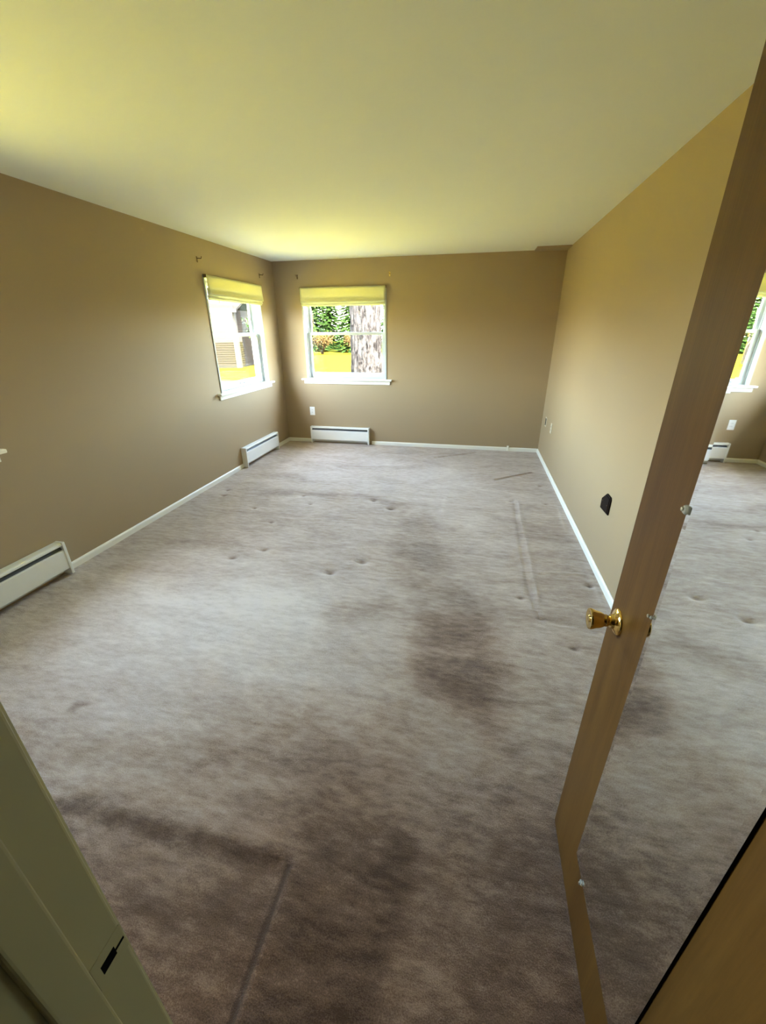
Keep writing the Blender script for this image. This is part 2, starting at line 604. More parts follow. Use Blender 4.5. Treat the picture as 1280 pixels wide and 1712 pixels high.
# daylight falloff painted into the colour: darker towards the doorway, paler mid-room
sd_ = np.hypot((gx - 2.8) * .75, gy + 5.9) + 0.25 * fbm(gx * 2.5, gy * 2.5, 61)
wear_and_light = wear_and_light - 0.40 * (1 - sstep(sd_, 0.25, 1.7))
wear_and_light = wear_and_light + 0.20 * np.exp(-(((gx - 1.45) / 1.1) ** 2 + ((gy + 4.1) / .75) ** 2) ** 1.3)
# furniture dents
for i, (dx, dy, rr, dp) in enumerate([(1.27, -2.38, .03, .010), (1.08, -2.86, .028, .008), (1.25, -3.34, .045, .013), (1.07, -3.51, .045, .009), (1.88, -3.56, .04, .015), (2.07, -3.37, .045, .013), (2.09, -2.35, .045, .014), (1.88, -2.18, .035, .009), (1.12, -2.19, .03, .008), (0.77, -2.59, .03, .007), (0.24, -2.2, .03, .008), (0.29, -2.35, .03, .008), (3.59, -1.42, .028, .010), (3.58, -1.94, .028, .010), (3.24, -1.93, .03, .008), (3.66, -3.38, .03, .008), (3.19, -3.61, .03, .006), (3.43, -4.03, .03, .006)]):
    q = np.exp(-(((gx - dx) / rr) ** 2 + ((gy - dy) / (rr * 0.8)) ** 2))
    rim = np.exp(-(((gx - dx) / (rr * 2)) ** 2 + ((gy - dy + rr * 1.1) / (rr * 0.9)) ** 2))
    zz = zz - dp * 1.5 * q + dp * 0.5 * rim
    wear_and_light = wear_and_light - 0.35 * np.exp(-(((gx - dx) / (rr * .6)) ** 2 + ((gy - dy - 0.004) / (rr * 0.45)) ** 2)) + 0.12 * rim
# outline pressed in by a long low piece of furniture, and wrinkles
for a, b_, w_, hgt, col in [((3.27, -1.88), (3.25, -3.53), .018, -.004, -.07), ((3.25, -3.53), (3.29, -3.8), .018, -.004, -.07), ((3.29, -3.8), (3.62, -3.85), .02, -.006, -.10), ((3.31, -2.0), (3.70, -1.89), .012, .004, .09), ((3.25, -2.64), (3.67, -2.61), .012, .004, .09), ((3.24, -3.27), (3.65, -3.23), .014, .005, .10), ((3.68, -2.03), (3.65, -2.56), .014, .004, .10), ((3.69, -3.22), (3.68, -3.57), .014, .004, .10), ((3.31, -1.92), (3.30, -3.6), .015, .004, .08), ((2.60, -1.9), (2.58, -2.4), .02, .003, .06),
                            ((2.35, -0.53), (2.89, -0.17), .014, .009, -.16), ((3.1, -1.3), (3.55, -0.95), .015, .012, -.20)]:
    d, t = seg_dist(gx + 0.012 * vnoise(gx * 6, gy * 6, 41), gy + 0.012 * vnoise(gx * 6, gy * 6, 42), a, b_)
    q = np.exp(-(d / w_) ** 2)
    zz = zz + hgt * q
    wear_and_light = wear_and_light + col * q
# carpet crease by the doorway: an L-shaped step, the corner piece sits lower
dl, _ = seg_dist(gx + 0.02 * vnoise(gx * 3, gy * 3, 51), gy, (2.315, -5.27), (2.30, -5.9))
dt, tt = seg_dist(gx, gy + 0.02 * vnoise(gx * 4, gy * 3, 52) - 0.01, (1.40, -5.265), (2.31, -5.275))
low = (1 - sstep(gx, 2.285, 2.325)) * (1 - sstep(gy, -5.30, -5.24)) * sstep(gx, 1.2, 1.6)
zz = zz - 0.012 * low - 0.006 * np.exp(-(dl / .010) ** 2) - 0.004 * np.exp(-(dt / .02) ** 2)
zz = zz + 0.005 * np.exp(-((dl - .0) / .03) ** 2) * (gx > 2.315)
wear_and_light = wear_and_light - 0.34 * np.exp(-(dl / .010) ** 2) - 0.20 * np.exp(-(dt / .028) ** 2)
wear_and_light = wear_and_light + 0.10 * np.exp(-(((gx - 2.05) / .28) ** 2 + ((gy + 5.2) / .07) ** 2)) + 0.05 * np.exp(-((dl / .05) ** 2)) * (gx > 2.32)
fm = bpy.data.meshes.new('floor')
vs = np.stack([gx, gy, zz], -1).reshape(-1, 3)
ii = np.arange(nx * ny).reshape(ny, nx)
fs = np.stack([ii[:-1, :-1], ii[:-1, 1:], ii[1:, 1:], ii[1:, :-1]], -1).reshape(-1, 4)
fm.vertices.add(len(vs))
fm.vertices.foreach_set('co', vs.astype(np.float32).ravel())
fm.loops.add(fs.size)
fm.loops.foreach_set('vertex_index', fs.astype(np.int32).ravel())
fm.polygons.add(len(fs))
fm.polygons.foreach_set('loop_start', np.arange(0, fs.size, 4, dtype=np.int32))
fm.update(calc_edges=True)
fm.polygons.foreach_set('use_smooth', np.ones(len(fs), bool))
at_ = fm.attributes.new('wear_and_light', 'FLOAT', 'POINT')
at_.data.foreach_set('value', wear_and_light.astype(np.float32).ravel())
shade_patch_tint = np.clip((1 - sstep(sd_, 0.3, 1.5)) + 0.4 * (1 - sstep(poly_sd(wx, wy, [(2.58, -3.83), (3.03, -3.83), (3.13, -4.2), (3.06, -4.48), (2.94, -4.69), (2.84, -4.59), (2.65, -4.42), (2.57, -4.18)]), -.1, .1)), 0, 1)  # brown tint mask: painted doorway shade plus the dark nap patch
at_ = fm.attributes.new('shade_patch_tint', 'FLOAT', 'POINT')
at_.data.foreach_set('value', shade_patch_tint.astype(np.float32).ravel())
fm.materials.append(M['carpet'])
floor = bpy.data.objects.new('floor', fm)
C.objects.link(floor)
struct(floor, 'worn taupe wall-to-wall carpet with furniture dents and creases', 'carpet')

# ------------------------------------------------------------------ room shell
TH = 0.17


def wall_x(name, y0, y1, xa, xb, holes, label):
    """wall running along x between xa and xb, occupying y0..y1; holes = (x0, x1, z0, z1)"""
    b = MB()
    cur = xa
    for hx0, hx1, hz0, hz1 in holes:
        b.box(cur, hx0, y0, y1, GZ - .1, H + .01)
        if hz0 > GZ:
            b.box(hx0, hx1, y0, y1, GZ - .1, hz0)
        b.box(hx0, hx1, y0, y1, hz1, H + .01)
        cur = hx1
    b.box(cur, xb, y0, y1, GZ - .1, H + .01)
    return struct(b.build(name, M['wall']), label, 'wall')


def wall_y(name, x0, x1, ya, yb, holes, label):
    b = MB()
    cur = ya
    for h0, h1, z0, z1 in holes:
        b.box(x0, x1, cur, h0, GZ - .1, H + .01)
        b.box(x0, x1, h0, h1, GZ - .1, z0)
        b.box(x0, x1, h0, h1, z1, H + .01)
        cur = h1
    b.box(x0, x1, cur, yb, GZ - .1, H + .01)
    return struct(b.build(name, M['wall']), label, 'wall')


wall_x('wall_far', 0, TH, -TH, W + TH, [(WIN_FAR_X, WIN_FAR_X + WIN_W, WIN_Z0 - .03, WIN_Z1)], 'tan painted end wall with one window')
wall_y('wall_left', -TH, 0, YN - .115, 0, [(WIN_NEAR_Y, WIN_NEAR_Y + WIN_NEAR_W, WIN_Z0 - .03, WIN_Z1), (WIN_LEFT_Y, WIN_LEFT_Y + WIN_W, WIN_Z0 - .03, WIN_Z1)], 'tan painted long wall with windows on the left')
wall_y('wall_right', W, W + TH, YN - .115, 0, [], 'blank tan painted long wall on the right')
JL, JR, JT = 2.410, 3.228, 2.06
wall_x('wall_near', YN - .115, YN, 0, W, [(JL - .018, JR + .018, GZ - .2, JT + .018)], 'tan wall with the open doorway')
cl = MB()
cl.box(-TH, W + TH, YN - .115, TH, H, H + .25)
struct(cl.build('ceiling', M['ceiling']), 'plain off-white painted ceiling', 'ceiling')
# patch of wall paint with a small gap at the ceiling corner above the far right
t = MB()
t.bbox(3.365, W - .001, -.27, -.001, H - .012, H - .0005, .002)
struct(t.build('trim_1', M['wall']), 'thin tan panel on the ceiling in the far right corner', 'trim')

# hallway the photograph is taken from
h = MB()
h.box(1.2, W + TH, -7.6, YN - .115, -.06, -.005)
struct(h.build('floor_hall', M['carpet']), 'taupe hallway carpet', 'carpet')
h = MB()
h.box(1.2, W + TH, -7.6, YN - .115, H, H + .25)
struct(h.build('ceiling_hall', M['ceiling']), 'hallway ceiling', 'ceiling')
for nm, bb in (('wall_hall_left', (1.2, 1.3, -7.6, YN - .115)), ('wall_hall_right', (W, W + TH, -7.6, YN - .115)), ('wall_hall_back', (1.2, W + TH, -7.7, -7.6))):
    h = MB()
    h.box(*bb, -.06, H)
    struct(h.build(nm, M['hall']), 'tan hallway wall', 'wall')

# baseboards (run between the heaters)
BH, BT = 0.052, 0.013


def bb_prof():
    return [(0, 0), (BT, 0), (BT, BH * .72), (BT * .75, BH * .88), (BT * .35, BH), (0, BH)]


def baseboard(name, axis, wallpos, sgn, a0, a1, label):
    o = MB()
    pr = [(wallpos + sgn * p, z + .001) for p, z in bb_prof()]
    o.prism(pr, axis, a0, a1)
    return struct(o.build(name, M['trim']), label, 'baseboard')


HL_Y0, HL_Y1 = -1.425, -0.505      # left heater
HF_X0, HF_X1 = 0.395, 1.315        # far heater
HN_Y0, HN_Y1 = -5.45, -3.925       # near left heater
baseboard('baseboard_left', 1, 0, 1, HN_Y1 + .002, HL_Y0 - .002, 'white baseboard on left wall between the two heaters')
baseboard('baseboard_left', 1, 0, 1, HL_Y1 + .002, -.001, 'short white baseboard on left wall in the corner')
baseboard('baseboard_far', 0, 0, -1, BT, HF_X0 - .002, 'short white baseboard on end wall left of heater')
baseboard('baseboard_far', 0, 0, -1, HF_X1 + .03, 3.315, 'white baseboard on end wall right of heater')
baseboard('baseboard_far', 0, 0, -1, 3.345, W - BT, 'short cream baseboard on end wall in right corner')
baseboard('baseboard_right', 1, W, -1, YN, 0, 'long white baseboard on right wall')
bk = MB()
bk.bbox(3.317, 3.343, -.022, -.0005, .001, .075, .003)
struct(bk.build('trim_2', M['trim']), 'small white joint block in the far baseboard', 'trim')


# ------------------------------------------------------------------ windows: local x along wall, local y outwards, z up
def make_window(name, loc, rz, label, w=WIN_W):
    r = struct(empty(name, loc, rz), label, 'window')
    z0, z1 = WIN_Z0, WIN_Z1
    f = MB()
    f.bbox(0, .024, -.008, TH + .01, z0, z1, .003)
    f.bbox(w - .024, w, -.008, TH + .01, z0, z1, .003)
    f.bbox(0, w, -.008, TH + .01, z1 - .024, z1, .003)
    f.bbox(0, w, .05, TH + .03, z0 - .03, z0 + .004, .003)
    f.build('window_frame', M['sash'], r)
    st = MB()
    st.bbox(-.078, w + .078, -.05, .06, z0 - .024, z0, .006, 3)
    st.build('window_sill', M['trim'], r)
    ap = MB()
    ap.bbox(-.05, w + .05, -.015, -.0005, z0 - .075, z0 - .025, .004)
    ap.build('apron', M['trim'], r)
    zm = 1.548
    for s in (0, 1):      # grey plastic tracks in the side jambs
        x = .024 if s == 0 else w - .024 - .006
        k = MB()
        k.bbox(x, x + .006, .104, .122, zm, z1 - .03, .001)
        k.build('sash_track', M['track'], r)
        k = MB()
        k.bbox(x, x + .006, .050, .060, z0 + .004, z1 - .03, .001)
        k.build('stop_bead', M['sash'], r)

    def sash(nm, y0, y1, za, zb, rb, rt_, sw=.042):
        b = MB()
        xa, xb = .031, w - .031
        b.bbox(xa, xa + sw, y0, y1, za, zb, .003)
        b.bbox(xb - sw, xb, y0, y1, za, zb, .003)
        b.bbox(xa + sw - .001, xb - sw + .001, y0 + .001, y1 - .001, za, za + rb, .003)
        b.bbox(xa + sw - .001, xb - sw + .001, y0 + .001, y1 - .001, zb - rt_, zb, .003)
        o = b.build(nm, M['sash'], r)
        g = MB()
        ym = (y0 + y1) / 2
        g.box(xa + sw - .004, xb - sw + .004, ym - .002, ym + .002, za + rb - .004, zb - rt_ + .004)
        g.build('pane', M['glass'], o)
        return o
    lo = sash('lower_sash', .064, .096, z0 + .005, zm + .018, .072, .036, .046)
    sash('upper_sash', .126, .156, zm - .018, z1 - .025, .036, .05)
    lk = MB()
    lk.bbox(w * .5 - .03, w * .5 + .03, .066, .094, zm + .018, zm + .027, .003)
    lk.lathe([(0, .009), (.012, .009), (.014, .006)], (w * .5, .08, zm + .027), (0, 0, 1), 14)
    lk.build('sash_lock', M['sash'], lo, 40)
    for dx in (-.045, .045):
        lf = MB()
        lf.bbox(w * .5 + dx - .016, w * .5 + dx + .016, .052, .066, z0 + .042, z0 + .052, .003)
        lf.build('sash_lift', M['track'], lo)
    return r


make_window('window_1', (WIN_FAR_X, 0, 0), 0, 'white double-hung window in the end wall looking onto a tree trunk')
# left wall: outwards is -x, so local +x runs along +y
make_window('window_2', (0, WIN_LEFT_Y, 0), R(90), 'white double-hung window in the left wall near the corner')
make_window('window_3', (0, WIN_NEAR_Y, 0), R(90), 'white window in the left wall whose sill end shows at the picture edge', WIN_NEAR_W)


# ------------------------------------------------------------------ raised fabric shades
def make_shade(loc, rz, label, seed):
    r = tag(empty('window_shade', loc, rz), label, 'window shade', 'raised cream fabric window shades')
    rg = np.random.RandomState(seed)
    w, zt = WIN_W, WIN_Z1 + .004
    hr = MB()
    hr.bbox(.004, w - .004, -.040, -.012, zt - .024, zt - .002, .004)
    hr.build('headrail', M['shade'], r)
    # folded fabric: profile (depth, z) swept along x
    prof = [(-.043, zt - .001), (-.0445, zt - .02), (-.045, zt - .07), (-.047, zt - .12), (-.051, zt - .155), (-.052, zt - .170), (-.047, zt - .182), (-.036, zt - .180), (-.032, zt - .168), (-.034, zt - .160)]
    prof2 = [(-.030, zt - .12), (-.032, zt - .165), (-.036, zt - .19), (-.040, zt - .203), (-.036, zt - .212), (-.026, zt - .208), (-.022, zt - .19)]

    def sweep(nm, pf, x0, x1, amp):
        n = 40
        xs = np.linspace(x0, x1, n)
        ph = rg.rand(4) * 6
        vs, fs = [], []
        for i, x in enumerate(xs):
            for j, (d, z) in enumerate(pf):
                k = j / (len(pf) - 1)
                s = amp * k * (math.sin(x * 5 + ph[0]) + .5 * math.sin(x * 13 + ph[1]))
                vs.append((x, d + s * .6, z + s - .004 * k * math.sin(math.pi * (x - x0) / (x1 - x0))))
        m = len(pf)
        for i in range(n - 1):
            for j in range(m - 1):
                fs.append((i * m + j, i * m + j + 1, (i + 1) * m + j + 1, (i + 1) * m + j))
        b = MB()
        b.add(vs, fs)
        o = b.build(nm, M['shade'], r, True)
        md = o.modifiers.new('thickness', 'SOLIDIFY')
        md.thickness = .0016
        return o
    sweep('front_fabric', prof, .002, w - .002, .003)
    sweep('lower_fold', prof2, .006, w - .006, .003)
    hm = MB()
    hm.bbox(.01, w - .01, -.030, -.022, zt - .228, zt - .196, .003)
    hm.build('hem_bar', M['shade'], r)
    for x in (-.004, w - .004):
        bk = MB()
        bk.bbox(x, x + .008, -.044, -.0085, zt - .026, zt + .004, .002)
        bk.build('bracket', M['bronze'], r)
    for x in (.20, w - .20):
        tb = MB()
        tb.lathe([(0, .004), (.010, .006), (.018, .005), (.022, .002)], (x, -.024, zt - .25), (0, 0, 1), 10)
        tb.build('cord_pull', M['shade'], r, 40)
    return r


make_shade((WIN_FAR_X, 0, 0), 0, 'cream fabric shade raised over the end wall window', 4)
make_shade((0, WIN_LEFT_Y, 0), R(90), 'cream fabric shade raised over the left wall window', 9)


# ------------------------------------------------------------------ curtain rod hooks above the windows
def hook(loc, rz, label, mat):
    r = tag(empty('curtain_hook', loc, rz), label, 'curtain hook', 'curtain rod hooks above the windows')
    p = MB()
    p.bbox(-.009, .009, -.004, -.0005, -.026, .026, .0015)
    p.build('back_plate', mat, r)
    a = MB()
    a.tube([(0, -.003, .008), (0, -.03, .008), (0, -.045, .005), (0, -.052, .010), (0, -.054, .024)], .004, 8)
    a.build('hook_arm', mat, r, True)
    for z in (-.018, .018):
        s = MB()
        s.lathe([(0, .0035), (.0015, .003)], (0, -.004, z), (0, -1, 0), 10)
        s.build('screw', mat, r)


hook((0, -1.69, 2.245), R(90), 'dark hook on left wall, left above the window', M['bronze'])
hook((0, -0.395, 2.235), R(90), 'dark hook on left wall, right above the window beside the corner', M['bronze'])
hook((0.352, 0, 2.25), 0, 'small dark hook on end wall, left above the window', M['bronze'])
hook((1.62, 0, 2.245), 0, 'pale brassy hook on end wall, right above the window', M['brass'])


# ------------------------------------------------------------------ baseboard heaters: local x along wall, local y = -depth into the room
def make_heater(loc, rz, L, label):
    r = tag(empty('baseboard_heater', loc, rz), label, 'heater', 'white hot-water baseboard heaters')
    D, HT = .066, .252
    b = MB()
    b.box(.004, L - .004, -.004, -.0008, .012, HT - .004)
    b.build('back_panel', M['heater'], r)
    b = MB()      # hood: top plate with a turned-down lip
    b.prism([(-.002, HT - .004), (-.002, HT), (-D + .012, HT), (-D + .002, HT - .006), (-D, HT - .012), (-D, HT - .021), (-D + .0025, HT - .021), (-D + .0025, HT - .012), (-D + .012, HT - .004)], 0, .01, L - .01)
    b.build('hood', M['heater'], r)
    b = MB()      # damper blade tilted inside the slot
    b.prism([(-.030, HT - .020), (-.031, HT - .018), (-.056, HT - .050), (-.055, HT - .052)], 0, .012, L - .012)
    b.build('damper', M['fin'], r)
    b = MB()      # front panel with rolled edges
    b.prism([(-D, .055), (-D - .0015, .060), (-D - .0015, HT - .060), (-D, HT - .054), (-D + .010, HT - .052), (-D + .010, HT - .055), (-D + .002, HT - .057), (-D + .002, .058), (-D + .010, .056), (-D + .010, .053)], 0, .014, L - .014)
    b.build('front_panel', M['heater'], r)
    for x in (0, L - .022):
        b = MB()
        b.bbox(x, x + .022, -D - .005, -.0008, .004, HT + .003, .004)
        b.build('end_cap', M['heater'], r)
    fb = MB()
    n = int(L / .012)
    for i in range(n):
        x = .05 + i * (L - .1) / (n - 1)
        fb.box(x - .0004, x + .0004, -.056, -.010, .075, .140)
    fo = fb.build('fins', M['fin'], r)
    fo['kind'] = 'stuff'
    p = MB()
    p.tube([(.012, -.033, .107), (L - .012, -.033, .107)], .011, 12)
    p.build('pipe', M['copper'], r, True)
    return r


make_heater((HF_X0, 0, 0), 0, HF_X1 - HF_X0, 'white baseboard heater on the end wall under the window')
make_heater((0, HL_Y0, 0), R(90), HL_Y1 - HL_Y0, 'white baseboard heater on left wall under the corner window')
make_heater((0, HN_Y0, 0), R(90), HN_Y1 - HN_Y0, 'long white baseboard heater on left wall, nearest, cut by the picture edge')


# ------------------------------------------------------------------ wall plates
def plate(name, loc, rz, label, cat, mat, w=.074, h_=.118, style='duplex', slot=None):
    r = tag(empty(name, loc, rz), label, cat)
    b = MB()
    b.bbox(-w / 2, w / 2, -.007, -.0005, -h_ / 2, h_ / 2, .0035, 3)
    b.build('cover_plate', mat, r)
    if style == 'duplex':
        for z in (-.020, .020):
            f = MB()
            f.prism([(-.017, z - .008), (-.011, z - .014), (.011, z - .014), (.017, z - .008), (.017, z + .008), (.011, z + .014), (-.011, z + .014), (-.017, z + .008)], 1, -.0095, -.006)
            o = f.build('receptacle', mat, r)
            for dx in (-.0065, .0065):
                s = MB()
                s.box(dx - .0012, dx + .0012, -.0101, -.0094, z - .003, z + .006)
                s.build('slot', M['dark'], o)
    if style == 'jack':
        s = MB()
        s.bbox(-.012, .026, -.0105, -.006, -.04, .045, .001)
        s.build('jack_opening', M['dark'], r)
    s = MB()
    s.lathe([(0, .004), (.0015, .003)], (0, -.007, 0 if style == 'duplex' else .05), (0, -1, 0), 10)
    s.build('screw', mat, r)
    return r


plate('wall_outlet', (.425, 0, .476), 0, 'white electrical outlet on end wall above the heater', 'outlet', M['plate'], .078, .125)
plate('phone_jack', (W, -.33, .495), R(-90), 'beige jack plate with dark opening on right wall nearest the corner', 'wall plate', M['beige_plate'], .09, .12, 'jack')
plate('wall_outlet', (W, -.74, .50), R(-90), 'beige electrical outlet on right wall beside the jack plate', 'outlet', M['beige_plate'])
# dark plate with chamfered corners (local x = -y of room)
r = tag(empty('wall_plate', (W, -3.094, .50), R(-90)), 'dark brown angular cover plate low on the right wall', 'wall plate')
b = MB()
hexa = [(-.088, .002), (-.004, .066), (.072, .066), (.084, .052), (.086, -.056), (-.084, -.066)]
b.prism(hexa, 1, -.009, -.0006)
b.build('cover_plate', M['brown_plate'], r)
b = MB()
b.prism([(x * .84, z * .84) for x, z in hexa], 1, -.013, -.009)
b.build('raised_face', M['brown_plate'], r)
for x in (-.045, .05):
    b = MB()
    b.lathe([(0, .0045), (.002, .0035)], (x, -.013, 0), (0, -1, 0), 12)
    b.build('screw', M['bronze'], r)

# ------------------------------------------------------------------ doorway: jambs, stops, casing, strike plate
dj = struct(empty('trim_3', (JL, YN, 0)), 'cream painted door jamb with stop and strike plate, close at left', 'door jamb')
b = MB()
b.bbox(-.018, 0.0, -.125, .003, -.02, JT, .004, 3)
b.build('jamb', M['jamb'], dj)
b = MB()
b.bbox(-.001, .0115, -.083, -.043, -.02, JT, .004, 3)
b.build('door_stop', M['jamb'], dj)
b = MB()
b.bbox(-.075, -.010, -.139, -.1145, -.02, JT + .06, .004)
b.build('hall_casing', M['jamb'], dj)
b = MB()
b.bbox(-.075, -.006, .0005, .0075, .001, JT + .06, .003)
b.build('room_casing', M['jamb'], dj)
sp = MB()
sp.bbox(-.0005, .0006, -.040, .002, .880, .930, .0003)
spo = sp.build('strike_plate', M['jamb'], dj)
sp = MB()
sp.box(.0003, .0011, -.031, -.012, .8965, .9125)
sp.build('latch_hole', M['dark'], spo)
sp = MB()
sp.box(.0003, .0011, -.0125, .0005, .9015, .9055)
sp.build('latch_slot', M['dark'], spo)
dr = struct(empty('trim_4', (JR, YN, 0)), 'cream painted door jamb on the hinge side', 'door jamb')
b = MB()
b.bbox(0, .018, -.125, .010, -.02, JT, .004, 3)
b.build('jamb', M['jamb'], dr)
b = MB()
b.bbox(.006, .075, .0005, .016, .001, JT + .06, .004)
b.build('room_casing', M['jamb'], dr)
dh = struct(empty('trim_5', (JL, YN, JT)), 'cream painted head of the doorway', 'door jamb')
b = MB()
b.bbox(-.018, JR - JL + .018, -.125, .010, 0, .018, .004)
b.build('jamb', M['jamb'], dh)

# ------------------------------------------------------------------ door, opened against the right: hinge near the camera, local +y to the free edge
DX = 3.1775
door = struct(empty('door_1', (DX, -5.752, 0), R(-0.3)), 'honey-stained flat wooden door standing open on the right', 'door')
b = MB()
DW = .797
b.bbox(0, .035, 0, DW, .014, 2.045, .002)
b.build('door_slab', M['wood'], door)
KY, KZ = DW - .055, .923
for s, x0 in ((-1, 0.0), (1, .035)):
    k = MB()
    k.lathe([(0, .0335), (.003, .0335), (.006, .031), (.009, .024), (.012, .0185), (.018, .0165)], (x0, KY, KZ), (s, 0, 0), 40)
    ro = k.build('rosette', M['brass'], door, 40)
    k = MB()
    k.lathe([(.012, .0125), (.020, .0115), (.026, .0150), (.029, .0158), (.031, .0150), (.035, .0175), (.042, .0205), (.052, .0228), (.061, .0262), (.064, .0268), (.067, .0258), (.068, .0225), (.0665, .018), (.0665, .010), (.0685, .008), (.0690, .001)], (x0, KY, KZ), (s, 0, 0), 40)
    k.build('knob', M['brass'], door, 40)
k = MB()
k.bbox(.006, .029, DW - .001, DW + .0018, KZ - .028, KZ + .028, .0006)
k.build('latch_plate', M['brass'], door)
for z in (.25, 1.03, 1.82):
    k = MB()
    k.tube([(.040, -.004, z - .045), (.040, -.004, z + .045)], .006, 12)
    k.bbox(.033, .041, -.004, .030, z - .044, z + .044, .0008)
    k.build('hinge', M['brass'], door, 40)

# mirror fixed to the door face (local to the same hinge frame)
MY0, MY1, MZ0, MZ1 = -5.532 + 5.752, -5.165 + 5.752, .226, 1.75
mir = tag(empty('door_mirror', (DX, -5.752, 0), R(-0.3)), 'tall frameless mirror on the face of the open door', 'mirror')
BW, BD = .013, .0004
xf = -.0058
b = MB()
b.add([(xf, MY0 + BW, MZ0 + BW), (xf, MY1 - BW, MZ0 + BW), (xf, MY1 - BW, MZ1 - BW), (xf, MY0 + BW, MZ1 - BW)], [(0, 1, 2, 3)])
b.add([(-.0004, MY0, MZ0), (-.0004, MY1, MZ0), (-.0004, MY1, MZ1), (-.0004, MY0, MZ1)], [(3, 2, 1, 0)])
b.build('mirror_glass', M['mirror'], mir)
b = MB()
xi = xf + BD
inn = [(xf, MY0 + BW, MZ0 + BW), (xf, MY1 - BW, MZ0 + BW), (xf, MY1 - BW, MZ1 - BW), (xf, MY0 + BW, MZ1 - BW)]
out = [(xi, MY0, MZ0), (xi, MY1, MZ0), (xi, MY1, MZ1), (xi, MY0, MZ1)]
b.add(inn + out, [(i, (i + 1) % 4, 4 + (i + 1) % 4, 4 + i) for i in range(4)])
b.build('bevelled_edge', M['mirror'], mir)
b = MB()
bkk = [(-.0004, MY0, MZ0), (-.0004, MY1, MZ0), (-.0004, MY1, MZ1), (-.0004, MY0, MZ1)]
b.add(out + bkk, [(i, (i + 1) % 4, 4 + (i + 1) % 4, 4 + i) for i in range(4)])
b.build('glass_rim', M['dark'], mir)


def clip(y, z, dy, dz, s=1.0):
    c = MB()
    c.lathe([(0, .010 * s), (.006, .010 * s), (.009, .007 * s), (.0105, .003 * s)], (-.0004, y + dy * .008 * s, z + dz * .008 * s), (-1, 0, 0), 14)
    c.bbox(-.0105, -.0062, y - .009 * s if not dy else min(y - dy * .007 * s, y + dy * .01 * s), y + .009 * s if not dy else max(y - dy * .007 * s, y + dy * .01 * s), z - .009 * s if not dz else min(z - dz * .007 * s, z + dz * .01 * s), z + .009 * s if not dz else max(z - dz * .007 * s, z + dz * .01 * s), .0015)
    o = c.build('mirror_clip', M['clear'], mir, 40)
    q = MB()
    q.lathe([(0, .004), (.0022, .0036), (.003, .001)], (-.0108, y + dy * .006, z + dz * .006), (-1, 0, 0), 12)
    q.build('screw', M['strike'], o, 40)


clip(MY1, 1.293, 1, 0, .8)
clip(MY0, 1.60, -1, 0, .8)
clip(MY1 - .07, MZ0, 0, -1, .6)
clip(MY1 - .07, MZ1, 0, 1, .8)
clip(MY0 + .07, MZ1, 0, 1, .8)
clip(MY1, 1.055, 1, 0, .35)

# ------------------------------------------------------------------ outdoors
g = MB()
n = 60
gv, gf = [], []
for j in range(n + 1):
    for i in range(n + 1):
        x, y = -70 + 120 * i / n, -30 + 110 * j / n
        d = max(0, math.hypot(x - 1.8, y + 3) - 7)
        gv.append((x, y, GZ + .10 * math.sin(x * .21) * math.sin(y * .17 + 1) * min(1, d / 10)))
for j in range(n):
    for i in range(n):
        a = j * (n + 1) + i
        gf.append((a, a + 1, a + n + 2, a + n + 1))
g.add(gv, gf)
lw = g.build('ground', M['lawn'], None, True)
struct(lw, 'sunlit yellow-green lawn outside the windows', 'lawn')

# neighbouring house seen through the left window
nh = tag(empty('neighbour_house', (-11.0, 17.8, GZ), R(8)), 'pale clapboard house across the lawn seen through left window', 'house')
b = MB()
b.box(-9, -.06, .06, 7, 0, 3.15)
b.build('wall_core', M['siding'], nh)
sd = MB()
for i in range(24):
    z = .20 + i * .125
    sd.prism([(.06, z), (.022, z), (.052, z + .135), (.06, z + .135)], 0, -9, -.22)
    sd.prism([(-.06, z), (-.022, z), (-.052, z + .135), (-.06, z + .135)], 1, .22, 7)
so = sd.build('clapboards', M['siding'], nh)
so['kind'] = 'stuff'
b = MB()
b.bbox(-.26, .01, -.01, .26, .02, 3.15, .01)
b.build('corner_board', M['cornerboard'], nh)
b = MB()
b.box(-9, -.02, .02, 7, -.1, .2)
b.build('foundation', M['roof'], nh)
b = MB()
b.prism([(-.35, 3.12), (3.5, 4.6), (7.4, 3.12), (7.4, 3.22), (3.5, 4.72), (-.35, 3.22)], 0, -9.3, .3)
b.build('roof', M['roof'], nh)
b = MB()
b.box(-9.3, .3, -.38, -.34, 3.06, 3.24)
b.build('fascia', M['cornerboard'], nh)
for x in (-6.4, -3.6):
    b = MB()
    b.bbox(x, x + .9, -.03, .03, 1.1, 2.5, .01)
    wo_ = b.build('window_frame', M['cornerboard'], nh)
    b = MB()
    b.box(x + .08, x + .82, -.036, -.031, 1.18, 2.42)
    b.build('pane', M['dark'], wo_)

